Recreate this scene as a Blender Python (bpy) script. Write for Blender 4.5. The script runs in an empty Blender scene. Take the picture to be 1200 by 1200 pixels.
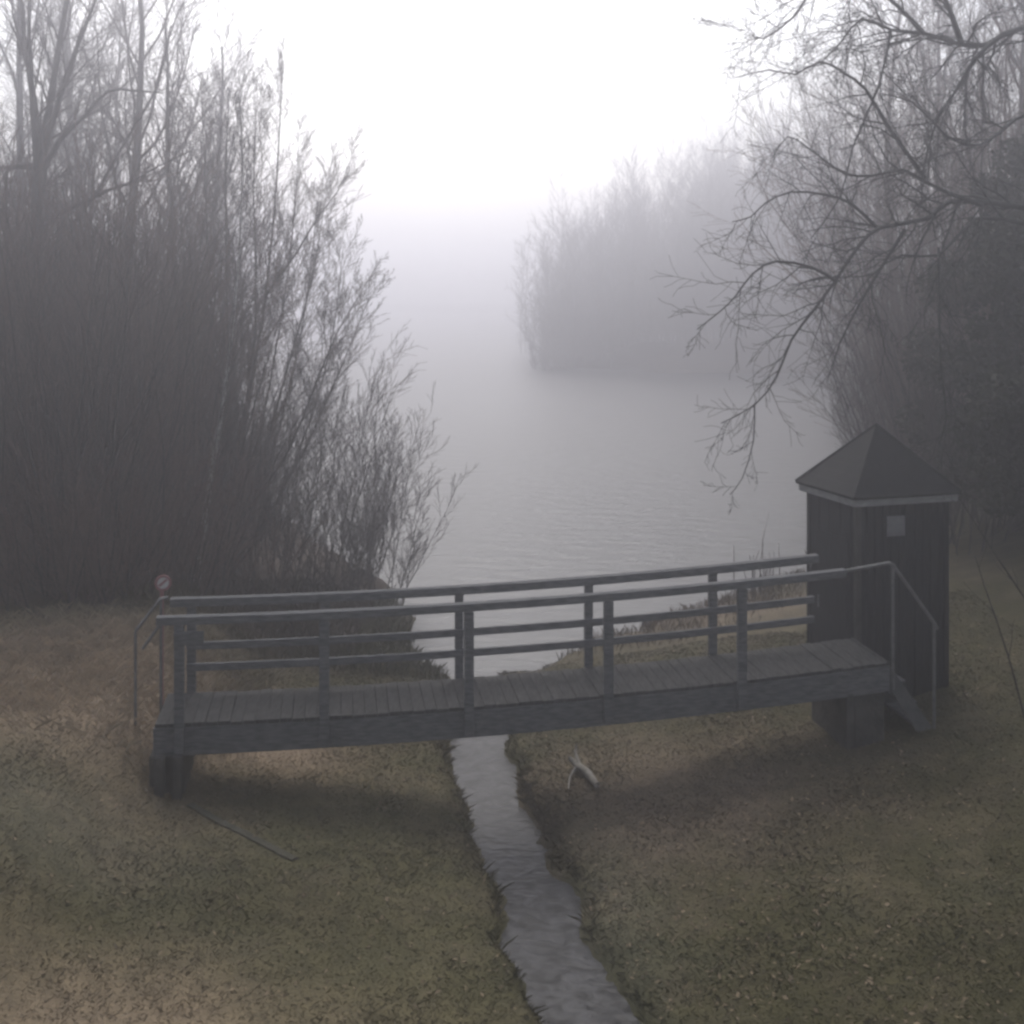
import bpy, math, random
import numpy as np
from mathutils import Vector, Matrix

# ------------------------------------------------------------------ basics
SC = bpy.context.scene
COL = SC.collection
CH, F, HY = 5.9, 1400.0, 340.0          # eye height above the water, focal length and horizon row (1200 px photo)

def P(x, y, Y):
    """a point of the place: photo column/row and its real distance Y in metres"""
    return Vector(((x - 600) * Y / F, Y, CH - (y - HY) * Y / F))

def PX(x, Y):
    return (x - 600) * Y / F

def tag(o, label=None, cat=None, group=None, kind=None):
    if label: o['label'] = label
    if cat: o['category'] = cat
    if group: o['group'] = group
    if kind: o['kind'] = kind
    return o

def empty(name, loc, rz=0.0):
    o = bpy.data.objects.new(name, None)
    COL.objects.link(o)
    o.location = loc
    o.rotation_euler = (0, 0, rz)
    return o

def link_mesh(name, me, mat, parent=None, smooth=False):
    if mat: me.materials.append(mat)
    if smooth:
        me.polygons.foreach_set('use_smooth', [True] * len(me.polygons))
    o = bpy.data.objects.new(name, me)
    COL.objects.link(o)
    if parent is not None: o.parent = parent
    return o

def np_mesh(name, v, f):
    """v (n,3), f (m,k) arrays -> mesh"""
    me = bpy.data.meshes.new(name)
    v = np.asarray(v, np.float32); f = np.asarray(f, np.int32)
    k = f.shape[1]
    me.vertices.add(len(v)); me.vertices.foreach_set('co', v.ravel())
    me.loops.add(f.size); me.loops.foreach_set('vertex_index', f.ravel())
    me.polygons.add(len(f))
    me.polygons.foreach_set('loop_start', np.arange(0, f.size, k, dtype=np.int32))
    me.update(calc_edges=True)
    me.validate()
    return me

class MB:
    def __init__(s): s.v, s.f = [], []
    def hexa(s, c):
        """8 corners: bottom ring 0-3, top ring 4-7"""
        n = len(s.v); s.v += [tuple(p) for p in c]
        for q in ((3, 2, 1, 0), (4, 5, 6, 7), (0, 1, 5, 4), (1, 2, 6, 5), (2, 3, 7, 6), (3, 0, 4, 7)):
            s.f.append(tuple(n + i for i in q))
    def box(s, a, b):
        (x0, y0, z0), (x1, y1, z1) = a, b
        s.hexa([(x0, y0, z0), (x1, y0, z0), (x1, y1, z0), (x0, y1, z0), (x0, y0, z1), (x1, y0, z1), (x1, y1, z1), (x0, y1, z1)])
    def tube(s, pts, r, n=8, cap=True):
        pts = [Vector(p) for p in pts]
        rr = r if isinstance(r, (list, tuple)) else [r] * len(pts)
        base = len(s.v)
        for i, p in enumerate(pts):
            t = (pts[min(i + 1, len(pts) - 1)] - pts[max(i - 1, 0)]).normalized()
            ref = Vector((0, 0, 1)) if abs(t.z) < .9 else Vector((1, 0, 0))
            a = t.cross(ref).normalized(); b = t.cross(a)
            for k in range(n):
                w = 2 * math.pi * k / n
                s.v.append(tuple(p + (a * math.cos(w) + b * math.sin(w)) * rr[i]))
        for i in range(len(pts) - 1):
            for k in range(n):
                k2 = (k + 1) % n
                s.f.append((base + i * n + k, base + i * n + k2, base + (i + 1) * n + k2, base + (i + 1) * n + k))
        if cap:
            s.f.append(tuple(base + k for k in range(n)))
            e = base + (len(pts) - 1) * n
            s.f.append(tuple(e + k for k in reversed(range(n))))
    def build(s, name, mat, parent=None, bevel=0.0, smooth=False):
        me = bpy.data.meshes.new(name)
        me.from_pydata(s.v, [], s.f); me.update()
        o = link_mesh(name, me, mat, parent, smooth)
        if bevel:
            m = o.modifiers.new('bevel', 'BEVEL'); m.width = bevel; m.segments = 2; m.limit_method = 'ANGLE'
        return o

# ------------------------------------------------------------------ materials
def new_mat(name):
    m = bpy.data.materials.new(name); m.use_nodes = True
    nt = m.node_tree
    return m, nt, nt.nodes['Principled BSDF']

def noise_mat(name, c0, c1, scale=6.0, stretch=(1, 1, 1), rough=0.85, bump=0.2, bscale=None, detail=6.0, attr=None, spec=0.3):
    m, nt, b = new_mat(name)
    N, L = nt.nodes, nt.links
    tc = N.new('ShaderNodeTexCoord'); mp = N.new('ShaderNodeMapping')
    mp.inputs['Scale'].default_value = stretch
    L.new(tc.outputs['Object'], mp.inputs['Vector'])
    nz = N.new('ShaderNodeTexNoise'); nz.inputs['Scale'].default_value = scale; nz.inputs['Detail'].default_value = detail
    L.new(mp.outputs['Vector'], nz.inputs['Vector'])
    cr = N.new('ShaderNodeValToRGB')
    cr.color_ramp.elements[0].position = .32; cr.color_ramp.elements[1].position = .68
    cr.color_ramp.elements[0].color = (*c0, 1); cr.color_ramp.elements[1].color = (*c1, 1)
    L.new(nz.outputs['Fac'], cr.inputs['Fac'])
    out = cr.outputs['Color']
    if attr:
        at = N.new('ShaderNodeAttribute'); at.attribute_name = attr
        mx = N.new('ShaderNodeMix'); mx.data_type = 'RGBA'; mx.blend_type = 'MULTIPLY'; mx.inputs['Factor'].default_value = 1
        L.new(at.outputs['Color'], mx.inputs['A']); L.new(out, mx.inputs['B'])
        out = mx.outputs['Result']
    L.new(out, b.inputs['Base Color'])
    b.inputs['Roughness'].default_value = rough
    b.inputs['Specular IOR Level'].default_value = spec
    if bump:
        nb = N.new('ShaderNodeTexNoise'); nb.inputs['Scale'].default_value = bscale or scale * 3; nb.inputs['Detail'].default_value = 5
        L.new(mp.outputs['Vector'], nb.inputs['Vector'])
        bp = N.new('ShaderNodeBump'); bp.inputs['Strength'].default_value = bump; bp.inputs['Distance'].default_value = .05
        L.new(nb.outputs['Fac'], bp.inputs['Height']); L.new(bp.outputs['Normal'], b.inputs['Normal'])
    return m

M = {}
M['wood'] = noise_mat('weathered_timber', (.08, .082, .085), (.17, .17, .17), 5, (1, 8, 8), 1.0, .3, spec=.04)
M['deck'] = noise_mat('deck_timber', (.035, .035, .035), (.08, .079, .076), 6, (6, 1, 1), .95, .3, spec=.04)
M['hutwall'] = noise_mat('tarred_boards', (.014, .014, .015), (.034, .034, .036), 7, (6, 6, .6), .85, .3, spec=.1)
M['trim'] = noise_mat('grey_trim', (.07, .07, .07), (.12, .12, .115), 9, (1, 1, 1), .7, .15)
M['fascia'] = noise_mat('pale_fascia', (.17, .17, .165), (.28, .28, .27), 8, (1, 1, 3), .6, .15)
M['plate'] = noise_mat('pale_plate', (.13, .13, .13), (.19, .19, .19), 12, (1, 1, 1), .5, .05)
M['metal'] = noise_mat('galvanised_tube', (.10, .10, .095), (.17, .17, .16), 12, (1, 1, 1), .5, .05)
M['concrete'] = noise_mat('mossy_concrete', (.035, .033, .030), (.075, .07, .062), 5, (1, 1, 1), .9, .3)
M['bark'] = noise_mat('dark_bark', (.028, .025, .023), (.065, .058, .052), 9, (1, 1, .25), .9, .4)
M['twig'] = noise_mat('brown_twigs', (.05, .04, .037), (.095, .078, .071), 4, (1, 1, 1), .9, 0)
M['twig2'] = noise_mat('reddish_brush', (.095, .060, .050), (.165, .115, .097), 4, (1, 1, 1), .9, 0)
M['birch'] = noise_mat('pale_birch_bark', (.22, .21, .20), (.50, .48, .46), 7, (1, 1, 2.5), .8, .2)
M['twig3'] = noise_mat('grey_branches', (.022, .022, .022), (.05, .05, .048), 4, (1, 1, 1), .9, 0)
M['ever'] = noise_mat('dark_evergreen', (.018, .021, .013), (.045, .05, .03), 3, (1, 1, 1), .8, 0)
M['drift'] = noise_mat('bleached_wood', (.17, .16, .14), (.30, .28, .25), 10, (1, 1, 1), .8, .3)
M['stone'] = noise_mat('wet_stone', (.05, .05, .048), (.12, .115, .105), 9, (1, 1, 1), .7, .4)
M['white'] = noise_mat('sign_white', (.42, .41, .40), (.55, .54, .53), 14, (1, 1, 1), .6, .05)
M['red'] = noise_mat('sign_red', (.22, .09, .09), (.30, .14, .14), 14, (1, 1, 1), .6, .05)
M['ground'] = noise_mat('turf_and_leaf_litter', (.75, .75, .75), (1.15, 1.13, 1.1), 5, (1, 1, 1), .95, .6, 26, 8, attr='turf', spec=.1)
M['blade'] = noise_mat('grass_blades', (.75, .75, .75), (1.2, 1.2, 1.2), 3, (1, 1, 1), .9, 0, attr='turf', spec=.1)

# roof: courses of shingles
m, nt, b = new_mat('felt_shingles'); N, L = nt.nodes, nt.links
tc = N.new('ShaderNodeTexCoord'); wv = N.new('ShaderNodeTexWave'); wv.bands_direction = 'Z'; wv.wave_profile = 'SAW'
wv.inputs['Scale'].default_value = 3.2; wv.inputs['Distortion'].default_value = 1.2; wv.inputs['Detail'].default_value = 3
L.new(tc.outputs['Object'], wv.inputs['Vector'])
nz = N.new('ShaderNodeTexNoise'); nz.inputs['Scale'].default_value = 9; nz.inputs['Detail'].default_value = 6
L.new(tc.outputs['Object'], nz.inputs['Vector'])
cr = N.new('ShaderNodeValToRGB'); cr.color_ramp.elements[0].color = (.018, .018, .018, 1); cr.color_ramp.elements[1].color = (.04, .04, .039, 1)
L.new(nz.outputs['Fac'], cr.inputs['Fac']); L.new(cr.outputs['Color'], b.inputs['Base Color'])
b.inputs['Roughness'].default_value = .9; b.inputs['Specular IOR Level'].default_value = .1
bp = N.new('ShaderNodeBump'); bp.inputs['Strength'].default_value = .5; bp.inputs['Distance'].default_value = .03
L.new(wv.outputs['Fac'], bp.inputs['Height']); L.new(bp.outputs['Normal'], b.inputs['Normal'])
M['roof'] = m

def water_mat(name, col, rough, s1, s2, strength, dist, spec=.5):
    m, nt, b = new_mat(name); N, L = nt.nodes, nt.links
    b.inputs['Base Color'].default_value = (*col, 1)
    b.inputs['Roughness'].default_value = rough
    b.inputs['IOR'].default_value = 1.33; b.inputs['Specular IOR Level'].default_value = spec
    tc = N.new('ShaderNodeTexCoord')
    mp = N.new('ShaderNodeMapping'); mp.inputs['Scale'].default_value = s1
    L.new(tc.outputs['Object'], mp.inputs['Vector'])
    n1 = N.new('ShaderNodeTexNoise'); n1.inputs['Scale'].default_value = s2; n1.inputs['Detail'].default_value = 4; n1.inputs['Distortion'].default_value = .6
    L.new(mp.outputs['Vector'], n1.inputs['Vector'])
    bp = N.new('ShaderNodeBump'); bp.inputs['Strength'].default_value = strength; bp.inputs['Distance'].default_value = dist
    L.new(n1.outputs['Fac'], bp.inputs['Height']); L.new(bp.outputs['Normal'], b.inputs['Normal'])
    return m, nt, b
M['lake'] = water_mat('rippled_lake', (.03, .032, .034), .38, (.55, 1.3, 1), 2.2, .9, .055)[0]
m, nt, b = water_mat('broken_stream_water', (.2, .2, .2), .3, (1.0, 1.6, 1), 6.0, .4, .05, .12)
N, L = nt.nodes, nt.links
tc = N.new('ShaderNodeTexCoord'); nz = N.new('ShaderNodeTexNoise'); nz.inputs['Scale'].default_value = 4.5; nz.inputs['Detail'].default_value = 7; nz.inputs['Distortion'].default_value = 1.2
L.new(tc.outputs['Object'], nz.inputs['Vector'])
cr = N.new('ShaderNodeValToRGB'); cr.color_ramp.elements[0].position = .35; cr.color_ramp.elements[1].position = .7
cr.color_ramp.elements[0].color = (.02, .02, .021, 1); cr.color_ramp.elements[1].color = (.075, .075, .078, 1)
L.new(nz.outputs['Fac'], cr.inputs['Fac']); L.new(cr.outputs['Color'], b.inputs['Base Color'])
M['stream'] = m

# ------------------------------------------------------------------ terrain
RNG = np.random.default_rng(7)
_G = RNG.random((256, 256))
def vnoise(x, y):
    x = np.asarray(x, float); y = np.asarray(y, float)
    xi = np.floor(x).astype(int); yi = np.floor(y).astype(int)
    fx = x - xi; fy = y - yi
    fx = fx * fx * (3 - 2 * fx); fy = fy * fy * (3 - 2 * fy)
    g = lambda a, b: _G[a % 256, b % 256]
    return (g(xi, yi) * (1 - fx) + g(xi + 1, yi) * fx) * (1 - fy) + (g(xi, yi + 1) * (1 - fx) + g(xi + 1, yi + 1) * fx) * fy
def fbm(x, y, o=4):
    s = 0; a = .5
    for i in range(o):
        s = s + a * vnoise(x * 2 ** i + 17.3 * i, y * 2 ** i + 5.1 * i); a *= .5
    return s
def sstep(a, b, x):
    t = np.clip((x - a) / (b - a), 0, 1); return t * t * (3 - 2 * t)

SY = [2, 9.6, 12.5, 15.3, 17.5, 19]
SX = [1.9, .60, .02, -.44, -.55, -.55]
LYs = [18.0, 18.8, 21, 24, 27, 32, 40, 60, 84, 90, 150, 300, 320]
LXl = [-.9, -1.5, -1.8, -2.5, -4.2, -6.3, -8.8, -14, -19, -21, -35, -70, -75]
LXr = [.1, .6, 2.6, 5.6, 7.0, 9.2, 12.5, 20, 24, 2.5, 60, 90, 95]
def water_dist(x, y):
    """> 0 on land: metres to the water's edge (roughly)"""
    wob = (fbm(x * 1.3 + 3, y * 1.3) - .47)
    sx = np.interp(y, SY, SX)
    hw = .33 + .05 * sstep(13, 10, y)
    ds = np.abs(x - sx) - hw + wob * .28 + .10 * (vnoise(x * 5, y * 5) - .5)
    ds = np.where(y > 19, 9e9, ds)
    l = np.interp(y, LYs, LXl) + wob * .8; r = np.interp(y, LYs, LXr) + wob * .8
    dl = np.maximum(np.maximum(l - x, x - r), np.maximum(18.2 - y, y - 310))
    return np.minimum(ds, dl)
def height(x, y):
    x = np.asarray(x, float); y = np.asarray(y, float)
    d = water_dist(x, y)
    sx = np.interp(y, SY, SX)
    left = x < sx
    n = fbm(x * .6, y * .6) - .47
    base = np.where(d > 0, .035 + .13 * np.minimum(d, 5) + .05 * np.clip(d - 5, 0, 9), np.maximum(-.55, d * 1.2))
    lip = np.where(d > 0, .10 * sstep(0, .25, d), 0)
    # left plateau level with the deck, held by the abutment
    pl = sstep(-3.55, -4.9, x) * np.where(y < 17.5, 1, sstep(20.5, 17.5, y))
    up = np.where(d > 0, pl * (1.16 - np.minimum(base, 1.1)) * sstep(0, 1.2, d), 0)
    # right bank climbs behind the hut
    ur = sstep(4.5, 10.5, x) * sstep(0, 2, d) * 1.0
    far = sstep(30, 90, y) * sstep(0, 12, d) * .1
    h = base + lip + up + ur + far + np.where(d > 0, n * .16 * sstep(0, 1.5, d), 0)
    near = sstep(7.5, 0, y)                      # the dam the camera looks down from
    return h + near * 2.2 * sstep(0, 1.5, np.abs(x - sx) - .5)
def hz(x, y): return float(height(np.array([x]), np.array([y]))[0])

def turf_colour(x, y):
    tan = np.array([.255, .198, .138]); olive = np.array([.066, .061, .030]); brown = np.array([.165, .132, .095]); green = np.array([.085, .086, .055])
    g = lambda cx, cy, rx, ry: np.exp(-((x - cx) / rx) ** 2 - ((y - cy) / ry) ** 2)
    n = fbm(x * .9, y * .9); n2 = fbm(x * 3 + 9, y * 3 + 4)
    wt = np.clip(g(-5.4, 14.6, 2.4, 2.2) * 1.5 + g(-2.9, 8.3, 1.6, 1.4) * .9 + g(-2.6, 14.2, .8, .6) * .7 + (n - .5) * .6, 0, 1)
    wb = np.clip(g(1.8, 13.2, 2.0, 1.6) * 1.1 + g(3.2, 20.5, 4, 2) * .9 + (n2 - .5) * .7, 0, 1)
    wg = np.clip(g(-4.3, 11.2, 1.6, .9) * 1.0 + g(.9, 11.2, .55, 2.5) * .9 + (fbm(x * 1.7 + 31, y * 1.7) - .5) * .8, 0, 1)
    c = olive[None] * np.ones((len(x), 1))
    wo = np.clip(g(-1.6, 11.6, 1.9, 2.8) * 1.2 + (n - .5) * .6, 0, 1)
    for w, k in ((wo, np.array([.115, .106, .056])), (wg, green), (wb, brown), (wt, tan)):
        c = c * (1 - w[:, None]) + k[None] * w[:, None]
    # worn, leaf strewn floor under the woods
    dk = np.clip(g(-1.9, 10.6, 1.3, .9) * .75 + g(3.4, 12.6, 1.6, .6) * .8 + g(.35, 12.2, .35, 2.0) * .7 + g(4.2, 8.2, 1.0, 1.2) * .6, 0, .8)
    c = c * (1 - .45 * dk[:, None])          # darker turf patches, plus painted-in shade by the hut and lower right
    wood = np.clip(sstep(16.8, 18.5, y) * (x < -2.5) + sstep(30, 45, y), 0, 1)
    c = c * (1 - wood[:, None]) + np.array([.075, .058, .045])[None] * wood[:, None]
    return c

def grid_axis(parts):
    out = []
    for a, b, s in parts:
        out += list(np.arange(a, b - 1e-6, s))
    return np.array(out + [parts[-1][1]])
gx = grid_axis([(-420, -60, 40), (-60, -20, 4), (-20, -8, .6), (-8, 8, .09), (8, 20, .6), (20, 60, 4), (60, 420, 40)])
gy = grid_axis([(-110, -6, 8), (-6, 6, .8), (6, 20, .09), (20, 30, .3), (30, 60, 1.5), (60, 120, 4), (120, 320, 10), (320, 420, 25)])
X, Y = np.meshgrid(gx, gy)
Z = height(X.ravel(), Y.ravel())
v = np.stack([X.ravel(), Y.ravel(), Z], 1)
nx, ny = len(gx), len(gy)
i = (np.arange(ny - 1)[:, None] * nx + np.arange(nx - 1)[None]).ravel()
me = np_mesh('ground', v, np.stack([i, i + 1, i + 1 + nx, i + nx], 1))
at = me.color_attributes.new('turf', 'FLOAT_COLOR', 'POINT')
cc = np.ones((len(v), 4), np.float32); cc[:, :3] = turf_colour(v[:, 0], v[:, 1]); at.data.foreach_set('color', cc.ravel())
tag(link_mesh('ground', me, M['ground'], smooth=True), kind='structure')

me = np_mesh('lake_water', [(-120, 18.0, 0), (130, 18.0, 0), (130, 330, 0), (-120, 330, 0)], [[0, 1, 2, 3]])
tag(link_mesh('lake_water', me, M['lake']), kind='structure')
me = np_mesh('stream_water', [(-2.2, 2, .002), (3.6, 2, .002), (3.6, 17.996, .002), (-2.2, 17.996, .002)], [[0, 1, 2, 3]])
tag(link_mesh('stream_water', me, M['stream']), kind='structure')

# ------------------------------------------------------------------ grass (uncountable)
def blades(name, n, x0, x1, y0, y1, hlo, hhi, wlo, whi, keep=None, tint=(1, 1, 1), lean=.8, seed=1):
    r = np.random.default_rng(seed)
    x = r.uniform(x0, x1, n); y = r.uniform(y0, y1, n)
    ok = (np.abs(x / y) < .47) & (water_dist(x, y) > .03)
    if keep is not None: ok &= keep(x, y, r)
    x, y = x[ok], y[ok]; n = len(x)
    z = height(x, y)
    a = r.uniform(0, 2 * np.pi, n); h = r.uniform(hlo, hhi, n) * (.5 + fbm(x * 1.1 + 2, y * 1.1)); w = r.uniform(wlo, whi, n)
    h = h * (1 + (1.2 if hhi < .06 else 0) * sstep(.22, .03, water_dist(x, y)))
    lx = r.normal(0, lean, n) * h; ly = r.normal(0, lean, n) * h
    dx, dy = np.cos(a) * w / 2, np.sin(a) * w / 2
    b = np.stack([x, y, z - .01], 1)
    off = np.stack([dx, dy, 0 * dx], 1)
    mid = b + np.stack([lx * .35, ly * .35, h * .6], 1)
    tip = b + np.stack([lx, ly, h], 1)
    v = np.stack([b - off, b + off, mid + off * .6, tip], 1).reshape(-1, 3)   # a bent quad
    k = np.arange(n)[:, None] * 4
    me = np_mesh(name, v, np.concatenate([k, k + 1, k + 2, k + 3], 1))
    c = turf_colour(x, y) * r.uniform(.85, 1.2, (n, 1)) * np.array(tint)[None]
    cc = np.ones((n, 4, 4), np.float32); cc[:, :, :3] = c[:, None, :]
    at = me.color_attributes.new('turf', 'FLOAT_COLOR', 'POINT'); at.data.foreach_set('color', cc.ravel())
    o = link_mesh(name, me, M['blade'])
    return o
tag(blades('grass', 330000, -7, 7, 7.2, 18.5, .012, .045, .0018, .004, seed=3), 'short rough winter grass covering both banks of the stream', 'grass', kind='stuff')
tag(blades('dry_grass', 34000, -9, -3.3, 12.6, 18.2, .03, .15, .002, .0045, keep=lambda x, y, r: (x + 5.2) ** 2 / 6 + (y - 15.2) ** 2 / 5 < r.uniform(0, 1.5, len(x)), tint=(1.55, 1.58, 1.55), lean=.8, seed=4), 'tall dry tan grass standing beside the left end of the footbridge', 'dry grass', kind='stuff')
tag(blades('reed_bed', 30000, .2, 9, 18.6, 26, .06, .22, .003, .006, keep=lambda x, y, r: water_dist(x, y) < r.uniform(.3, 3.0, len(x)), tint=(1.1, 1.0, .95), lean=.25, seed=5), 'brown reeds and rough grass along the right lake shore', 'reeds', kind='stuff')
tag(blades('bank_grass', 16000, -6.5, -.6, 17.5, 22, .08, .3, .004, .007, tint=(1.0, 1.05, .9), lean=.3, seed=6), 'rough grass on the bank beyond the left half of the footbridge', 'grass', kind='stuff')

# fallen leaves
def leaves(n, seed):
    r = np.random.default_rng(seed)
    x = r.uniform(-7, 7, n); y = r.uniform(7.2, 18, n)
    dens = .25 + .75 * np.exp(-((x - 2.2) / 2.4) ** 2 - ((y - 11.5) / 3.2) ** 2)
    ok = (np.abs(x / y) < .47) & (water_dist(x, y) > .1) & (r.random(n) < dens)
    x, y = x[ok], y[ok]; n = len(x); z = height(x, y) + r.uniform(.012, .035, n)
    a = r.uniform(0, 2 * np.pi, n); L_ = r.uniform(.012, .03, n); w = L_ * r.uniform(.3, .6, n)
    u = np.stack([np.cos(a), np.sin(a), r.normal(0, .35, n)], 1) * L_[:, None]
    t = np.stack([-np.sin(a), np.cos(a), r.normal(0, .35, n)], 1) * w[:, None]
    c = np.stack([x, y, z], 1)
    v = np.stack([c - u, c + t, c + u, c - t], 1).reshape(-1, 3)
    k = np.arange(n)[:, None] * 4
    me = np_mesh('leaf_litter', v, np.concatenate([k, k + 1, k + 2, k + 3], 1))
    col = np.array([.17, .132, .09])[None] * r.uniform(.5, 1.6, (n, 1)) * np.array([1, 1, 1])[None]
    cc = np.ones((n, 4, 4), np.float32); cc[:, :, :3] = col[:, None, :]
    at_ = me.color_attributes.new('turf', 'FLOAT_COLOR', 'POINT'); at_.data.foreach_set('color', cc.ravel())
    return link_mesh('leaf_litter', me, M['blade'])
tag(leaves(16000, 8), 'dead brown leaves scattered over the grass banks', 'leaf litter', kind='stuff')

# ------------------------------------------------------------------ footbridge
A = math.radians(8.3); UC, US = math.cos(A), math.sin(A)
BO = (-.49, 13.2); BW = .81
def zd(s): return 1.325 + .026 * s + .0060 * s * s
def B(s, t, z): return (BO[0] + UC * s - US * t, BO[1] + US * s + UC * t, z)
def s_at(x, t=0.0):
    k = (x - 600) / F
    return (k * (BO[1] + UC * t) - (BO[0] - US * t)) / (UC - US * k)
S0, S1 = s_at(183), s_at(1038)
root = empty('timber_footbridge', B(S0, BW / 2, zd(S0)))
tag(root, 'weathered timber footbridge with post and rail sides crossing the narrow stream', 'footbridge')
def bpart(mb, name, mat, parent=root, bevel=0.006, smooth=False):
    w = Matrix.Translation(Vector(root.location)).inverted()
    mb.v = [tuple(w @ Vector(p)) for p in mb.v]
    if parent is not root and parent is not None:
        pass
    return mb.build(name, mat, parent, bevel, smooth)
def sbar(mb, s0, s1, t0, t1, zf0, zf1, n=14):
    """a bar following the deck line: zf0/zf1 = offsets from the deck"""
    for k in range(n):
        a = s0 + (s1 - s0) * k / n; c = s0 + (s1 - s0) * (k + 1) / n
        mb.hexa([B(a, t0, zd(a) + zf0), B(c, t0, zd(c) + zf0), B(c, t1, zd(c) + zf0), B(a, t1, zd(a) + zf0),
                 B(a, t0, zd(a) + zf1), B(c, t0, zd(c) + zf1), B(c, t1, zd(c) + zf1), B(a, t1, zd(a) + zf1)])
def curved(s0, s1, t0, t1, zf0, zf1, n=14):
    """one continuous bar"""
    mb = MB(); ring = []
    for k in range(n + 1):
        s = s0 + (s1 - s0) * k / n
        ring.append([B(s, t0, zd(s) + zf0), B(s, t1, zd(s) + zf0), B(s, t1, zd(s) + zf1), B(s, t0, zd(s) + zf1)])
    for r_ in ring: mb.v += r_
    for k in range(n):
        for q in range(4):
            q2 = (q + 1) % 4
            mb.f.append((k * 4 + q, (k + 1) * 4 + q, (k + 1) * 4 + q2, k * 4 + q2))
    mb.f.append((0, 1, 2, 3)); mb.f.append((n * 4 + 3, n * 4 + 2, n * 4 + 1, n * 4))
    return mb
rr = random.Random(5)
dk = MB(); s = S0
while s < S1 - .02:
    w = .124; e = min(s + w, S1); j = rr.uniform(-.004, .004)
    q0, q1 = -.086 + j, BW + .086 + j
    dk.hexa([B(s, q0, zd(s) - .04), B(e, q0, zd(e) - .04), B(e, q1, zd(e) - .04), B(s, q1, zd(s) - .04),
             B(s, q0, zd(s) + j), B(e, q0, zd(e) + j), B(e, q1, zd(e) + j), B(s, q1, zd(s) + j)])
    s += w + .006
bpart(dk, 'deck', M['deck'], bevel=0)
for t0, t1 in ((-.09, .008), (BW - .008, BW + .09)):
    bpart(curved(S0 - .02, S1 + .01, t0, t1, -.34, -.043), 'beam', M['wood'])
near_px = (212, 380, 548, 710, 865, 1003)
ss = [s_at(x) for x in near_px]
for s in ss[:5]:
    mb = MB(); w = .052
    zz = zd(s)
    mb.hexa([B(s - w, -.165, zz - .3), B(s + w, -.165, zz - .3), B(s + w, -.094, zz - .3), B(s - w, -.094, zz - .3),
             B(s - w, -.165, zz + 1.06), B(s + w, -.165, zz + 1.06), B(s + w, -.094, zz + 1.06), B(s - w, -.094, zz + 1.06)])
    bpart(mb, 'post', M['wood'])
for s in ss[:5]:
    mb = MB(); w = .05
    zz = zd(s)
    mb.hexa([B(s - w, BW + .094, zz - .25), B(s + w, BW + .094, zz - .25), B(s + w, BW + .165, zz - .25), B(s - w, BW + .165, zz - .25),
             B(s - w, BW + .094, zz + 1.0), B(s + w, BW + .094, zz + 1.0), B(s + w, BW + .165, zz + 1.0), B(s - w, BW + .165, zz + 1.0)])
    bpart(mb, 'post', M['wood'])
SH = s_at(962, BW)            # where the far rails meet the hut
bpart(curved(S0 + .02, s_at(985), -.17, -.06, 1.065, 1.15), 'top_rail', M['wood'])
bpart(curved(S0 + .02, SH, BW + .06, BW + .17, .985, 1.08), 'top_rail', M['wood'])
for z0 in (.50, .255):
    bpart(curved(ss[0] - .05, SH - .06, BW + .045, BW + .091, z0, z0 + .085), 'mid_rail', M['wood'])
mb = MB(); s = ss[0]
mb.hexa([B(s - .05, -.2, zd(s) + .86), B(s + .26, -.2, zd(s) + .86), B(s + .26, -.168, zd(s) + .86), B(s - .05, -.168, zd(s) + .86),
         B(s - .05, -.2, zd(s) + 1.0), B(s + .26, -.2, zd(s) + 1.0), B(s + .26, -.168, zd(s) + 1.0), B(s - .05, -.168, zd(s) + 1.0)])
bpart(mb, 'plate', M['wood'])

# left abutment
ab = empty('abutment', B(S0, .4, .2)); tag(ab, 'dark block abutment with piles carrying the left end of the footbridge', 'abutment')
def apart(mb, name, mat, rt, bevel=.01):
    o = Vector(rt.location); mb.v = [tuple(Vector(p) - o) for p in mb.v]
    return mb.build(name, mat, rt, bevel)
def bbox(s0, s1, t0, t1, z0, z1):
    mb = MB(); mb.hexa([B(s0, t0, z0), B(s1, t0, z0), B(s1, t1, z0), B(s0, t1, z0), B(s0, t0, z1), B(s1, t0, z1), B(s1, t1, z1), B(s0, t1, z1)]); return mb
zt = zd(S0) - .33
apart(bbox(S0 - .06, S0 + .30, -.1, BW + .12, -.1, zt), 'bearing_block', M['concrete'], ab, .02)
for s in (S0 + .06, S0 + .24):
    apart(bbox(s - .05, s + .05, -.22, -.11, -.2, zt + .02), 'pile', M['concrete'], ab)
# right pier
pr = empty('bridge_pier', B(S1 - .2, .4, .2)); tag(pr, 'dark squat pier under the right end of the footbridge', 'pier')
apart(bbox(S1 - .42, S1 - .04, -.06, BW + .1, -.1, zd(S1) - .33), 'bearing_block', M['concrete'], pr, .02)
apart(bbox(S1 - .52, S1 - .43, -.09, BW + .13, -.1, zd(S1) - .335), 'pile', M['concrete'], pr)

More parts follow.
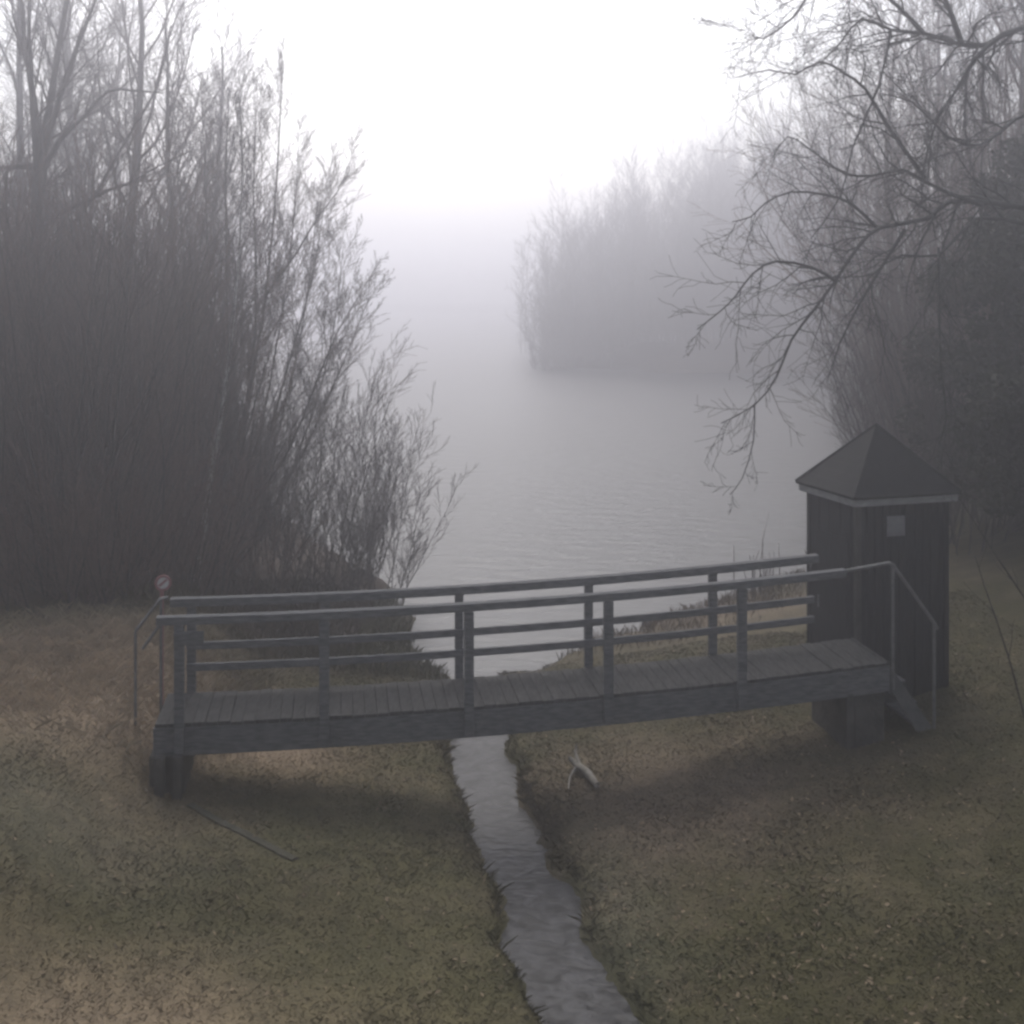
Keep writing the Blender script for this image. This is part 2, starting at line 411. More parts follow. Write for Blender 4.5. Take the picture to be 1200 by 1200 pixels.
# board down the slope beside the abutment
a0 = P(222, 930, 12.45); a1 = P(345, 1020, 11.6)
for p in (a0, a1): p.z = hz(p.x, p.y) + .02
mb = MB(); d = (a1 - a0); nrm = Vector((-d.y, d.x, 0)).normalized() * .04
mids = [a0.lerp(a1, k / 8) for k in range(9)]
for p in mids: p.z = hz(p.x, p.y) + .018
for k in range(8):
    p, q = mids[k], mids[k + 1]
    mb.hexa([p - nrm - Vector((0, 0, .15)), q - nrm - Vector((0, 0, .15)), q + nrm - Vector((0, 0, .15)), p + nrm - Vector((0, 0, .15)), p - nrm, q - nrm, q + nrm, p + nrm])
M['board'] = noise_mat('mossy_board', (.055, .052, .038), (.10, .095, .075), 8, (1, 1, 1), .95, .3, spec=.1)
tag(mb.build('edging_board', M['board']), 'dark edging board running down the grass slope from the left abutment', 'board')

# steps with tube handrail at the right end
st = empty('metal_steps', B(S1 + .05, 0, .5)); tag(st, 'steep steps with thin grey tube handrail at the right end of the footbridge', 'steps')
sa, sb = s_at(1043), s_at(1091)
for t in (-.05, BW - .15):
    mb = MB(); z0, z1 = zd(S1) - .05, .52
    mb.hexa([B(sa - .02, t, z0 - .28), B(sb + .1, t, z1 - .2), B(sb + .1, t + .05, z1 - .2), B(sa - .02, t + .05, z0 - .28),
             B(sa - .02, t, z0), B(sb + .1, t, z1 + .12), B(sb + .1, t + .05, z1 + .12), B(sa - .02, t + .05, z0)])
    apart(mb, 'stringer', M['trim'], st, .005)
for k in range(4):
    f_ = (k + .6) / 4.2; s = sa + (sb + .08 - sa) * f_; z = zd(S1) - .1 + (.55 - zd(S1)) * f_
    apart(bbox(s - .09, s + .11, .002, BW - .152, z - .03, z), 'tread', M['wood'], st, .004)
def ztop(s): return zd(4.9) + 1.12 - (s - sa) * 1.36
for s, zb in ((sa, zd(S1) - .32), (sb, .42)):
    mb = MB(); mb.tube([B(s, -.075, zb), B(s, -.075, ztop(s))], .019, 8); apart(mb, 'rail_post', M['metal'], st, 0)
mb = MB(); mb.tube([B(s_at(987), -.115, zd(4.55) + 1.11), B(sa - .06, -.09, zd(4.9) + 1.15), B(sa, -.075, ztop(sa)), B(sb, -.075, ztop(sb)), B(sb + .04, -.075, ztop(sb) - .07)], .021, 8)
apart(mb, 'handrail', M['metal'], st, 0)

# left sloping handrail
hr = empty('sloping_handrail', B(S0 - .3, 0, 1.1)); tag(hr, 'low pale tube handrail sloping down to the grass at the left end of the footbridge', 'handrail')
q0 = Vector(B(S0 + .0, BW + .1, zd(S0) + 1.09)); q1 = Vector(B(S0 - .08, BW + .1, zd(S0) + 1.08)); q2 = Vector(B(S0 - .36, BW + .1, zd(S0) + .72)); 
mb = MB(); mb.tube([q0, q1, q2], .02, 8); apart(mb, 'rail', M['metal'], hr, 0)
mb = MB(); mb.tube([q1 - Vector((0, 0, .28)), q2 - Vector((-.08, 0, .2))], .018, 8); apart(mb, 'rail', M['metal'], hr, 0)
for q in (q1, q2):
    mb = MB(); mb.tube([(q.x, q.y, hz(q.x, q.y) - .1), q], .018, 8); apart(mb, 'rail_post', M['metal'], hr, 0)

# small round sign
sp = P(191, 683, 14.1); sg = empty('round_sign', (sp.x, sp.y, hz(sp.x, sp.y)))
tag(sg, 'small round white sign with red rim by the left end of the footbridge', 'sign')
def disc(r0, r1, y0, y1, n=28):
    mb = MB()
    for y_ in (y0, y1):
        for r_ in (r0, r1):
            for k in range(n): mb.v.append((r_ * math.cos(2 * math.pi * k / n), y_, r_ * math.sin(2 * math.pi * k / n)))
    for k in range(n):
        k2 = (k + 1) % n
        a_, b_, c_, d_ = 0, n, 2 * n, 3 * n
        mb.f += [(a_ + k, a_ + k2, b_ + k2, b_ + k), (c_ + k2, c_ + k, d_ + k, d_ + k2), (b_ + k, b_ + k2, d_ + k2, d_ + k), (a_ + k2, a_ + k, c_ + k, c_ + k2)]
    return mb
lz = sp.z - hz(sp.x, sp.y)
for (nm, r0, r1, y0, y1, mt) in (('face', .0005, .082, -.012, 0, 'white'), ('rim', .066, .096, -.016, .004, 'red')):
    mb = disc(r0, r1, y0, y1); o = mb.build(nm, M[mt], sg); o.location = (0, 0, lz); o.rotation_euler = (0, 0, .35)
mb = MB(); mb.hexa([(-.055, -.018, -.02), (-.035, -.018, -.045), (-.035, -.012, -.045), (-.055, -.012, -.02), (.035, -.018, .05), (.05, -.018, .03), (.05, -.012, .03), (.035, -.012, .05)])
o = mb.build('bar', M['red'], sg); o.location = (0, 0, lz); o.rotation_euler = (0, 0, .35)
mb = MB(); mb.tube([(-.02, .02, 0), (-.02, .02, lz + .05)], .022, 10); mb.build('post', M['red'], sg)

# ------------------------------------------------------------------ hut
HA = math.radians(17); HC, HS = math.cos(HA), math.sin(HA)
c0 = (PX(1005, 14.75), 14.75); WF, WD = 1.27, 1.10
hut = empty('gauge_hut', (c0[0], c0[1], hz(c0[0], c0[1]) - .15), HA)
tag(hut, 'small dark boarded hut with pyramid roof standing at the right end of the footbridge', 'hut')
gz = hut.location.z
ez = CH - (587 - HY) * 14.75 / F - gz          # eave height above hut base
az = CH - (497 - HY) * 15.5 / F - gz           # apex
mb = MB()
# vertical boards with open V joints
nb = 11
def wallrun(p, q, n):
    p, q = Vector(p), Vector(q); d = (q - p); nr = Vector((d.y, -d.x)).normalized()
    for k in range(n):
        a_ = p + d * (k / n) + d.normalized() * .004; b_ = p + d * ((k + 1) / n) - d.normalized() * .004
        o1 = nr * (.012 + .004 * (k % 2))
        i1 = -nr * .02
        mb.hexa([(a_.x + o1.x, a_.y + o1.y, 0), (b_.x + o1.x, b_.y + o1.y, 0), (b_.x + i1.x, b_.y + i1.y, 0), (a_.x + i1.x, a_.y + i1.y, 0),
                 (a_.x + o1.x, a_.y + o1.y, ez), (b_.x + o1.x, b_.y + o1.y, ez), (b_.x + i1.x, b_.y + i1.y, ez), (a_.x + i1.x, a_.y + i1.y, ez)])
wallrun((0, 0), (WF, 0), 11); wallrun((WF, 0), (WF, WD), 9); wallrun((WF, WD), (0, WD), 11); wallrun((0, WD), (0, 0), 9)
mb.box((.03, .03, 0), (WF - .03, WD - .03, ez - .01))
mb.build('wall', M['hutwall'], hut, .003)
for (x, y) in ((0, 0), (WF, 0), (0, WD), (WF, WD)):
    t = MB(); t.box((x - .035, y - .035, .0), (x + .035, y + .035, ez - .002)); t.build('corner_trim', M['hutwall'] if (x, y) != (0, 0) else M['concrete'], hut, .004)
ov = .11
t = MB(); zr = ez + .035; e = .03
xs0, xs1, ys0, ys1 = -ov - e, WF + ov + e, -ov - e, WD + ov + e
n0 = len(t.v)
cx, cy = WF / 2, WD / 2
t.v += [(xs0, ys0, zr), (xs1, ys0, zr), (xs1, ys1, zr), (xs0, ys1, zr), (cx, cy, az)]
t.v += [(xs0, ys0, zr + .03), (xs1, ys0, zr + .03), (xs1, ys1, zr + .03), (xs0, ys1, zr + .03)]
t.f += [(3, 2, 1, 0)] + [(k, (k + 1) % 4, 5 + (k + 1) % 4, 5 + k) for k in range(4)] + [(5 + k, 5 + (k + 1) % 4, 4) for k in range(4)]
rf = t.build('roof', M['roof'], hut, .006)
hp = MB()
for (x, y) in ((xs0, ys0), (xs1, ys0), (xs1, ys1), (xs0, ys1)):
    hp.tube([(x, y, zr + .032), (cx, cy, az + .004)], .018, 6)
hp.build('hip_capping', M['roof'], rf)
fb = MB()
f0, f1, g0, g1 = -ov, WF + ov, -ov, WD + ov
fb.box((f0, g0, ez - .055), (f1, g0 + .025, zr - .002)); fb.box((f0, g1 - .025, ez - .055), (f1, g1, zr - .002))
fb.box((f0, g0 + .026, ez - .055), (f0 + .025, g1 - .026, zr - .002)); fb.box((f1 - .025, g0 + .026, ez - .055), (f1, g1 - .026, zr - .002))
fb.build('fascia', M['fascia'], hut, .004)
sf = MB(); sf.box((f0 + .026, g0 + .026, ez + .002), (f1 - .026, g1 - .026, ez + .02)); sf.build('soffit', M['wood'], hut)
nzv = CH - (616 - HY) * 14.9 / F - gz
t = MB(); t.box((.40, -.032, nzv - .125), (.66, -.018, nzv + .125)); npl = t.build('notice_plate', M['plate'], hut, .003)
t = MB(); t.box((.385, -.024, nzv - .14), (.675, -.0155, nzv + .14)); t.build('backing', M['hutwall'], npl)
dd = MB(); dd.box((-.03, .2, .3), (-.018, .9, 2.25)); dr = dd.build('door', M['hutwall'], hut, .004)
dd = MB(); dd.tube([(-.05, .82, 1.25), (-.05, .82, 1.4)], .012, 8); dd.build('handle', M['metal'], dr)

# ------------------------------------------------------------------ bare trees
def tubes(name, paths, sides, mat, parent):
    """paths: list of (pts list, radii list); batched by point count -> one mesh"""
    byn = {}
    for p, r in paths: byn.setdefault(len(p), []).append((p, r))
    V, Fc, off = [], [], 0
    for n, lst in byn.items():
        p = np.array([a for a, _ in lst], np.float64); r = np.array([b_ for _, b_ in lst], np.float64)
        t = np.empty_like(p); t[:, 1:-1] = p[:, 2:] - p[:, :-2]; t[:, 0] = p[:, 1] - p[:, 0]; t[:, -1] = p[:, -1] - p[:, -2]
        t /= np.maximum(np.linalg.norm(t, axis=2, keepdims=True), 1e-9)
        tm = t.mean(1, keepdims=True)
        ref = np.where(np.abs(tm[:, :, 2:3]) < .8, np.array([0, 0, 1.0]), np.array([1.0, .2, 0]))
        a = np.cross(t, np.broadcast_to(ref, t.shape)); a /= np.maximum(np.linalg.norm(a, axis=2, keepdims=True), 1e-9)
        b_ = np.cross(t, a)
        k = np.arange(sides) * 2 * np.pi / sides
        ring = p[:, :, None] + r[:, :, None, None] * (a[:, :, None] * np.cos(k)[None, None, :, None] + b_[:, :, None] * np.sin(k)[None, None, :, None])
        m_ = len(lst); V.append(ring.reshape(-1, 3))
        base = off + (np.arange(m_)[:, None, None] * n + np.arange(n - 1)[None, :, None]) * sides
        k0 = np.arange(sides)[None, None]; k1 = (k0 + 1) % sides
        q = np.stack([base + k0, base + k1, base + sides + k1, base + sides + k0], -1).reshape(-1, 4)
        Fc.append(q); off += m_ * n * sides
    me = np_mesh(name, np.concatenate(V), np.concatenate(Fc))
    return link_mesh(name, me, mat, parent, True)

def rvec(r): return (r.gauss(0, 1), r.gauss(0, 1), r.gauss(0, 1))
def norm(v):
    l = math.sqrt(v[0] ** 2 + v[1] ** 2 + v[2] ** 2) or 1e-9
    return (v[0] / l, v[1] / l, v[2] / l)
def grow(r, p, d, L, rad, lev, spec, out, rmin=.0025):
    """wandering branch; spec[lev] = (segments, wobble, lift, children, angle, length ratio, first child at, radius ratio)"""
    nseg, wob, lift, nch, ang, lr, first, rr_ = spec[lev]
    pts, rads, dirs = [p], [rad], [d]
    for k in range(nseg):
        g = rvec(r)
        d = norm((d[0] + g[0] * wob, d[1] + g[1] * wob, d[2] + g[2] * wob + lift))
        s_ = L / nseg
        p = (p[0] + d[0] * s_, p[1] + d[1] * s_, p[2] + d[2] * s_)
        pts.append(p); dirs.append(d); rads.append(max(rmin, rad * (1 - .85 * (k + 1) / nseg)))
    out[min(lev, len(out) - 1)].append((pts, rads))
    if lev + 1 < len(spec): sprout(r, pts, rads, dirs, L, lev, spec, out, rmin)
def sprout(r, pts, rads, dirs, L, lev, spec, out, rmin=.0025):
    nseg, wob, lift, nch, ang, lr, first, rr_ = spec[lev]
    n = len(pts) - 1
    nc = max(1, int(nch * r.uniform(.75, 1.25)))
    for c in range(nc):
        t = first + (1 - first) * (c + r.random()) / nc
        x = min(t * n, n - 1e-3); k = int(x); f = x - k
        p = tuple(pts[k][i_] * (1 - f) + pts[k + 1][i_] * f for i_ in range(3))
        rd = rads[k] * (1 - f) + rads[k + 1] * f
        d = dirs[min(k + 1, n)]
        g = rvec(r); dot = sum(g[i_] * d[i_] for i_ in range(3))
        pr_ = norm(tuple(g[i_] - dot * d[i_] for i_ in range(3)))
        a_ = ang * r.uniform(.6, 1.3)
        nd = norm(tuple(d[i_] * math.cos(a_) + pr_[i_] * math.sin(a_) for i_ in range(3)))
        ll = L * lr * r.uniform(.55, 1.15) * (1 - .55 * max(0, t - first))
        grow(r, p, nd, ll, max(rmin, rd * rr_), lev + 1, spec, out, rmin)
def limb(pix, r0, r1, dep, spec, r, out, base, lev=0, jit=.0, sub=2, L0=9.0):
    """a traced limb: photo column/row with its own real depth at each end; side branches grow off it"""
    n = len(pix); pts = []
    for k, q in enumerate(pix):
        Yk = dep[0] + (dep[1] - dep[0]) * k / (n - 1) + r.uniform(-jit, jit)
        v = P(q[0], q[1], Yk) - base; pts.append(tuple(v))
    fine = []
    for k in range(n - 1):
        p0 = pts[max(k - 1, 0)]; p1 = pts[k]; p2 = pts[k + 1]; p3 = pts[min(k + 2, n - 1)]
        for j in range(sub):
            t = j / sub
            fine.append(tuple(.5 * (2 * p1[i_] + (p2[i_] - p0[i_]) * t + (2 * p0[i_] - 5 * p1[i_] + 4 * p2[i_] - p3[i_]) * t * t + (3 * p1[i_] - p0[i_] - 3 * p2[i_] + p3[i_]) * t ** 3) for i_ in range(3)))
    fine.append(pts[-1])
    m_ = len(fine)
    rads = [r0 + (r1 - r0) * (k / (m_ - 1)) ** .7 for k in range(m_)]
    dirs = [norm(tuple(fine[min(k + 1, m_ - 1)][i_] - fine[max(k - 1, 0)][i_] for i_ in range(3))) for k in range(m_)]
    L = sum(math.dist(fine[k], fine[k + 1]) for k in range(m_ - 1))
    out[min(lev, len(out) - 1)].append((fine, rads))
    q = list(spec[lev]); q[3] = max(3, q[3] * L / L0); q[5] = min(.55, q[5] * L0 / L)
    sprout(r, fine, rads, dirs, L, lev, [tuple(q)] + list(spec[1:]), out)

def finish(rt, out, bark, twig, sides=(8, 5, 3)):
    """trunk / crown(> twigs) meshes under the thing"""
    if out[0]: tubes('trunk', out[0], sides[0], M[bark], rt)
    cr_ = tubes('crown', out[1] if len(out) == 2 else out[1], sides[1], M[twig], rt)
    if len(out) > 2 and out[2]: tubes('twigs', out[2], sides[2], M[twig], cr_)
    return rt

def copy_tree(o, loc, rz, sc, label, cat=None, group=None):
    def rec(a, par):
        c = a.copy(); COL.objects.link(c)
        if par is not None: c.parent = par
        for ch in [k for k in ALLCH.get(a.name, [])]: rec(ch, c)
        return c
    ALLCH = {}
    for x in list(COL.objects):
        if x.parent is not None: ALLCH.setdefault(x.parent.name, []).append(x)
    c = rec(o, None)
    c.location = loc; c.rotation_euler = (0, 0, rz); c.scale = (sc, sc, sc) if not isinstance(sc, tuple) else sc
    tag(c, label, cat, group)
    return c

# --- tall bare tree spec (forest tree) and brush spec
TREE = [(9, .08, .05, 18, .70, .48, .25, .45), (6, .12, .07, 12, .6, .5, .15, .5), (4, .16, .06, 10, .55, .5, .1, .6), (3, .2, .04, 0, 0, 0, 0, 0)]
def make_tree(seed, H, rad, spec=TREE, bark='bark', twig='twig', name='bare_tree', loc=(0, 0, 0), label=None, cat='tree', group=None, lean=(0, 0), rmin=.005):
    r = random.Random(seed); out = [[], [], []]
    grow(r, (0, 0, -.2), norm((lean[0], lean[1], 1)), H, rad, 0, spec, out, rmin)
    rt = empty(name, loc); tag(rt, label, cat, group)
    return finish(rt, out, bark, twig)
def make_brush(seed, H, nst, spread, spec, twig, name='brush_shrub', loc=(0, 0, 0), label=None, cat='shrub', group=None, rad=.02, bark='bark', rmin=.003, lean=(0, 0)):
    r = random.Random(seed); out = [[], [], []]
    for k in range(nst):
        a_ = r.uniform(0, 2 * math.pi); q = r.random() ** .5 * spread
        grow(r, (math.cos(a_) * q, math.sin(a_) * q, -.15), norm((math.cos(a_) * q / spread * .33 + lean[0] + r.gauss(0, .08), math.sin(a_) * q / spread * .3 + lean[1] + r.gauss(0, .08), 1)), H * r.uniform(.6, 1.05), rad * r.uniform(.5, 1.2), 0, spec, out, rmin)
    rt = empty(name, loc); tag(rt, label, cat, group)
    return finish(rt, out, bark, twig, (5, 4, 3))
BR = [(7, .07, .03, 15, .50, .30, .10, .5), (4, .12, .06, 8, .45, .5, .1, .7), (3, .12, .05, 0, 0, 0, 0, 0)]
def at(px, Y, dz=0): return (PX(px, Y), Y, hz(PX(px, Y), Y) + dz)

# A: the big forked tree at the left edge
base = Vector(at(48, 25)); rt = empty('bare_tree', base)
tag(rt, 'tall forked bare tree with thick dark trunk at the left edge of the photo', 'tree')
r = random.Random(11); out = [[], [], []]
S1_ = [(0, 0, 0, 17, .7, .26, .08, .42), (6, .13, .05, 12, .6, .5, .12, .55), (4, .16, .04, 8, .55, .5, .1, .65), (3, .2, .03, 0, 0, 0, 0, 0)]
yb = HY + (CH - base.z) * F / 25 + 10
limb([(48, yb), (46, 560), (45, 400), (46, 280), (46, 195)], .21, .15, (25, 25), [(0, 0, 0, 7, .9, .28, .35, .35)] + S1_[1:], r, out, base)
limb([(46, 195), (40, 120), (30, 60), (25, 0), (15, -90)], .10, .02, (25, 25.4), S1_, r, out, base)
limb([(45, 210), (36, 90), (34, 10), (42, -100)], .085, .02, (25, 24), S1_, r, out, base)
limb([(47, 195), (60, 110), (75, 20), (92, -80), (100, -150)], .10, .02, (25, 25.5), S1_, r, out, base)
limb([(48, 190), (70, 115), (92, 50), (110, 5), (128, -60)], .085, .02, (25, 24.2), S1_, r, out, base)
limb([(48, 205), (70, 165), (100, 135), (126, 107), (155, 106), (190, 109)], .075, .012, (25, 24), S1_, r, out, base)
limb([(46, 270), (75, 247), (100, 237), (125, 224), (150, 215), (185, 195), (228, 175)], .07, .012, (25, 23.8), S1_, r, out, base)
limb([(45, 195), (20, 195), (0, 196), (-30, 180)], .09, .02, (25, 25), S1_, r, out, base)
limb([(46, 310), (70, 280), (110, 230), (150, 160), (185, 100), (200, 30)], .07, .015, (25, 26.5), S1_, r, out, base)
finish(rt, out, 'bark', 'twig')

# B: leaning grey-stemmed clump with pale birch in the middle of the left bank
base = Vector(at(258, 23.2)); rt = empty('clump_tree', base)
tag(rt, 'bare clump tree with several leaning stems and the tallest pointed top left of the lake', 'tree')
r = random.Random(12); out = [[], [], []]
S2_ = [(0, 0, 0, 40, .50, .19, .1, .4), (5, .11, .07, 12, .55, .5, .12, .6), (4, .13, .06, 7, .5, .5, .1, .7), (3, .13, .05, 0, 0, 0, 0, 0)]
yb = HY + (CH - base.z) * F / 23.2 + 8
limb([(255, yb), (270, 600), (290, 480), (303, 400), (312, 340), (325, 200), (331, 70)], .065, .008, (23.2, 23.6), S2_, r, out, base)
limb([(312, 345), (345, 300), (372, 255), (395, 225), (410, 190)], .03, .006, (23.4, 23), S2_, r, out, base)
limb([(262, yb), (290, 600), (335, 535), (370, 450), (395, 390), (422, 345)], .045, .008, (23, 22.4), S2_, r, out, base)
limb([(250, yb), (262, 560), (268, 420), (264, 250), (268, 110)], .05, .008, (23.4, 24.3), S2_, r, out, base)
limb([(258, yb), (300, 560), (340, 420), (365, 330), (380, 240)], .04, .007, (23.2, 23.8), S2_, r, out, base)
limb([(268, yb), (310, 610), (360, 520), (400, 430), (432, 350)], .035, .007, (23, 24), S2_, r, out, base)
limb([(256, yb), (275, 560), (300, 380), (297, 230), (300, 130)], .035, .007, (23.2, 22.6), S2_, r, out, base)
limb([(262, yb), (285, 600), (318, 440), (340, 300), (350, 175)], .035, .006, (23.4, 24.2), S2_, r, out, base)
limb([(270, yb), (305, 580), (345, 430), (362, 330), (372, 235)], .032, .006, (23.0, 24.4), S2_, r, out, base)
limb([(275, yb), (320, 600), (368, 480), (392, 380), (402, 290)], .032, .006, (23.4, 24.0), S2_, r, out, base)
limb([(250, yb), (255, 500), (245, 330), (240, 200), (236, 120)], .035, .006, (23.8, 24.6), S2_, r, out, base)
limb([(248, yb), (240, 520), (225, 380), (212, 260), (205, 150)], .035, .006, (23.6, 24.8), S2_, r, out, base)
finish(rt, out, 'bark', 'twig')
base = Vector(at(232, 20.9)); rt = empty('birch_tree', base)
tag(rt, 'slender pale-stemmed birch leaning right beside the dark thicket', 'tree')
r = random.Random(13); out = [[], [], []]
yb = HY + (CH - base.z) * F / 20.9 + 8
limb([(228, yb), (240, 610), (250, 540), (263, 460), (272, 390), (280, 300), (284, 190), (280, 110)], .065, .012, (20.9, 21.4), S2_, r, out, base)
finish(rt, out, 'birch', 'twig')

# C: shrubs at the water's edge, right end of the left bank
S3_ = [(7, .07, .02, 18, .55, .30, .10, .5), (4, .13, .06, 8, .5, .5, .1, .7), (3, .13, .05, 0, 0, 0, 0, 0)]
make_brush(21, 4.9, 18, .8, S3_, 'twig', rad=.011, loc=at(318, 22.3), label='broad bare shrub behind the left rails, in front of the leaning stems', lean=(.12, 0))
make_brush(22, 4.5, 18, .7, S3_, 'twig', rad=.011, loc=at(374, 23.0), label='rounded bare shrub between the leaning stems and the lake edge', lean=(.05, 0))
make_brush(23, 3.9, 18, .5, S3_, 'twig', rad=.011, loc=at(420, 24.5), label='upright bare shrub nearest the open lake, rightmost on the left bank', lean=(.03, 0))
make_brush(24, 2.2, 10, .6, S3_, 'twig2', rad=.010, loc=at(300, 20.6), label='low brown brush just beyond the left bays of the footbridge')

make_brush(25, 2.9, 12, .4, S3_, 'twig', rad=.012, loc=at(448, 22.2), label='small bare shrub at the very end of the left bank beside open water')
make_brush(26, 2.3, 26, .7, S3_, 'twig2', rad=.010, loc=at(292, 24.0), label='low brown brush under the leaning stems of the clump tree')
make_brush(27, 1.9, 24, .6, S3_, 'twig', rad=.009, loc=at(385, 21.6), label='low grey brush at the bank edge below the rounded shrub')

# D: dense tall brush on the left
make_brush(31, 7.4, 60, 1.5, BR, 'twig2', loc=at(168, 21.5), label='tall reddish bare brush just left of the pale birch', group='tall brush of the left thicket')
b1 = make_brush(32, 7.6, 60, 1.6, BR, 'twig2', loc=at(95, 20.6), label='tall reddish bare brush behind the tan grass, midway along the thicket', group='tall brush of the left thicket')
b2 = make_brush(33, 7.0, 60, 1.6, BR, 'twig', loc=at(35, 20.0), label='dense grey brush at the left edge in front of the thick trunk', group='tall brush of the left thicket')
copy_tree(b1, at(-40, 20.5), 2.0, 1.0, 'dense brush cut by the left edge of the photo', 'shrub', 'tall brush of the left thicket')
copy_tree(b1, at(128, 24.2), 1.1, 1.05, 'reddish brush behind the front row, right of the thick trunk', 'shrub', 'tall brush of the left thicket')
copy_tree(b2, at(85, 23.6), 3.0, 1.1, 'grey brush behind the front row, just right of the thick trunk', 'shrub', 'tall brush of the left thicket')
make_brush(34, 2.6, 70, 1.5, S3_, 'twig2', loc=at(70, 18.6), label='low dark undergrowth where the tan grass ends, left part', group='undergrowth at the thicket foot')
make_brush(35, 2.4, 70, 1.4, S3_, 'twig2', loc=at(165, 18.9), label='low dark undergrowth just behind the round sign', group='undergrowth at the thicket foot')

# E: trees behind on the left bank
UP = [(10, .06, .04, 30, .5, .32, .15, .4), (6, .10, .09, 12, .45, .5, .12, .5), (4, .12, .07, 9, .45, .5, .1, .6), (3, .15, .05, 0, 0, 0, 0, 0)]
t1 = make_tree(41, 12.5, .16, UP, loc=at(205, 31), label='upright bare tree in the mist behind the pale birch', group='misty trees behind the left thicket')
t2 = make_tree(42, 16, .2, TREE, loc=at(140, 32), label='wide-crowned bare tree in the mist between trunk and birch', group='misty trees behind the left thicket')
copy_tree(t2, at(20, 36), 2.2, 1.1, 'pale misty tree behind the thick left trunk', 'tree', 'misty trees behind the left thicket')
copy_tree(t1, at(232, 38), 1.3, 1.08, 'faint bare tree directly behind the leaning stems', 'tree', 'misty trees behind the left thicket')
copy_tree(t1, at(280, 34), 4.0, .8, 'faint slim bare tree seen through the leaning stems, nearest the lake', 'tree', 'misty trees behind the left thicket')
copy_tree(t2, at(228, 56), 1.0, .85, 'ghostly tree deep in the mist, farthest along the left bank', 'tree', 'misty trees behind the left thicket')

copy_tree(t2, at(60, 48), 0.4, 1.12, 'tall ghostly tree in the mist just right of the thick left trunk', 'tree', 'misty trees behind the left thicket')
copy_tree(t2, at(150, 54), 2.9, 1.12, 'tall ghostly tree in the mist, second right of the thick left trunk', 'tree', 'misty trees behind the left thicket')
copy_tree(t1, at(112, 42), 5.1, 1.35, 'upright ghostly tree between the two tall misty crowns', 'tree', 'misty trees behind the left thicket')
copy_tree(t2, at(-15, 44), 4.2, 1.12, 'ghostly tree cut by the upper left corner', 'tree', 'misty trees behind the left thicket')
# the thicket itself: one mass nobody could count
def mass(name, spots, seed, spec, twig, label, cat, rmin, sides=3, H=(5, 8), nst=14, spread=1.2, rad=.03):
    r = random.Random(seed); paths = [[]]
    for (x, y) in spots:
        z0 = hz(x, y)
        hh = r.uniform(*H)
        for k in range(nst):
            a_ = r.uniform(0, 6.28); q = r.random() ** .5 * spread
            grow(r, (x + math.cos(a_) * q, y + math.sin(a_) * q, z0 - .15), norm((r.gauss(0, .14), r.gauss(0, .14), 1)), hh * r.uniform(.6, 1.05), rad, 0, spec, paths, rmin)
    o = tubes(name, paths[0], sides, M[twig], None)
    return tag(o, label, cat, kind='stuff')
r = random.Random(50); spots = []
for k in range(85):
    Yk = r.uniform(21.5, 36); spots.append((PX(r.uniform(-70, 178), Yk), Yk))
MS = [(5, .06, .04, 8, .4, .34, .1, .7), (3, .1, .06, 5, .4, .5, .1, .8), (2, .12, .05, 0, 0, 0, 0, 0)]
mass('thicket', spots, 51, MS, 'twig2', 'dark impenetrable brushwood filling the left wood', 'thicket', .008)

# far wood across the lake
r = random.Random(60); spots = []
for k in range(190):
    Yk = r.uniform(91, 118); x = r.uniform(634, 1010); spots.append((PX(x, Yk), Yk))
FW = [(5, .05, .03, 20, .55, .26, .15, .5), (3, .14, .06, 10, .6, .5, .1, .7), (2, .15, .05, 0, 0, 0, 0, 0)]
rw = random.Random(61); paths = [[]]
for (x, y) in spots:
    px = x / y * F + 600
    hh = np.interp(px, [630, 655, 720, 800, 870, 1010], [11.0, 13.5, 15.6, 17.2, 18.6, 18.6]) * rw.uniform(.86, 1.02)
    for k in range(4):
        grow(rw, (x + rw.gauss(0, 1.2), y + rw.gauss(0, 1.2), hz(x, y) - .3), norm((rw.gauss(0, .05), rw.gauss(0, .05), 1)), hh * rw.uniform(.6, 1), .045, 0, FW, paths, .010)
for k in range(150):                       # brush at the foot of the far wood
    Yk = rw.uniform(89, 97); x = PX(rw.uniform(640, 1020), Yk)
    for j in range(5):
        grow(rw, (x + rw.gauss(0, .9), Yk + rw.gauss(0, .6), hz(x, Yk) - .3), norm((rw.gauss(0, .2), rw.gauss(0, .2), 1)), rw.uniform(2.5, 6.5), .03, 0, FW, paths, .010)
tag(tubes('far_wood', paths[0], 3, M['twig'], None), 'grey bare wood fading into the fog on the far shore', 'wood', kind='stuff')

# ------------------------------------------------------------------ right side
# overhanging tree: trunk just outside the frame
base = Vector((8.1, 15.6, hz(8.1, 15.6))); rt = empty('overhanging_tree', base)
tag(rt, 'large bare tree at the right edge with crooked branches drooping over the hut', 'tree')
r = random.Random(71); out = [[], [], []]
S5_ = [(0, 0, 0, 28, .75, .34, .05, .5), (7, .17, -.03, 11, .65, .45, .1, .7), (4, .2, -.03, 4, .6, .5, .1, .8), (3, .25, -.02, 0, 0, 0, 0, 0)]
S6_ = [(0, 0, 0, 26, .8, .30, .05, .5), (6, .18, -.04, 9, .75, .5, .1, .75), (3, .25, -.02, 0, 0, 0, 0, 0)]
pxb = lambda X_, Y_: X_ / Y_ * F + 600
tx = pxb(8.1, 15.6)
limb([(tx, HY + (CH - base.z) * F / 15.6 + 12), (tx + 4, 560), (tx - 6, 400), (tx - 16, 250), (tx - 14, 80), (tx - 4, -120), (tx - 10, -420)], .30, .10, (15.6, 15.6), [(0, 0, 0, 3, .9, .2, .8, .4)] + S5_[1:], r, out, base)
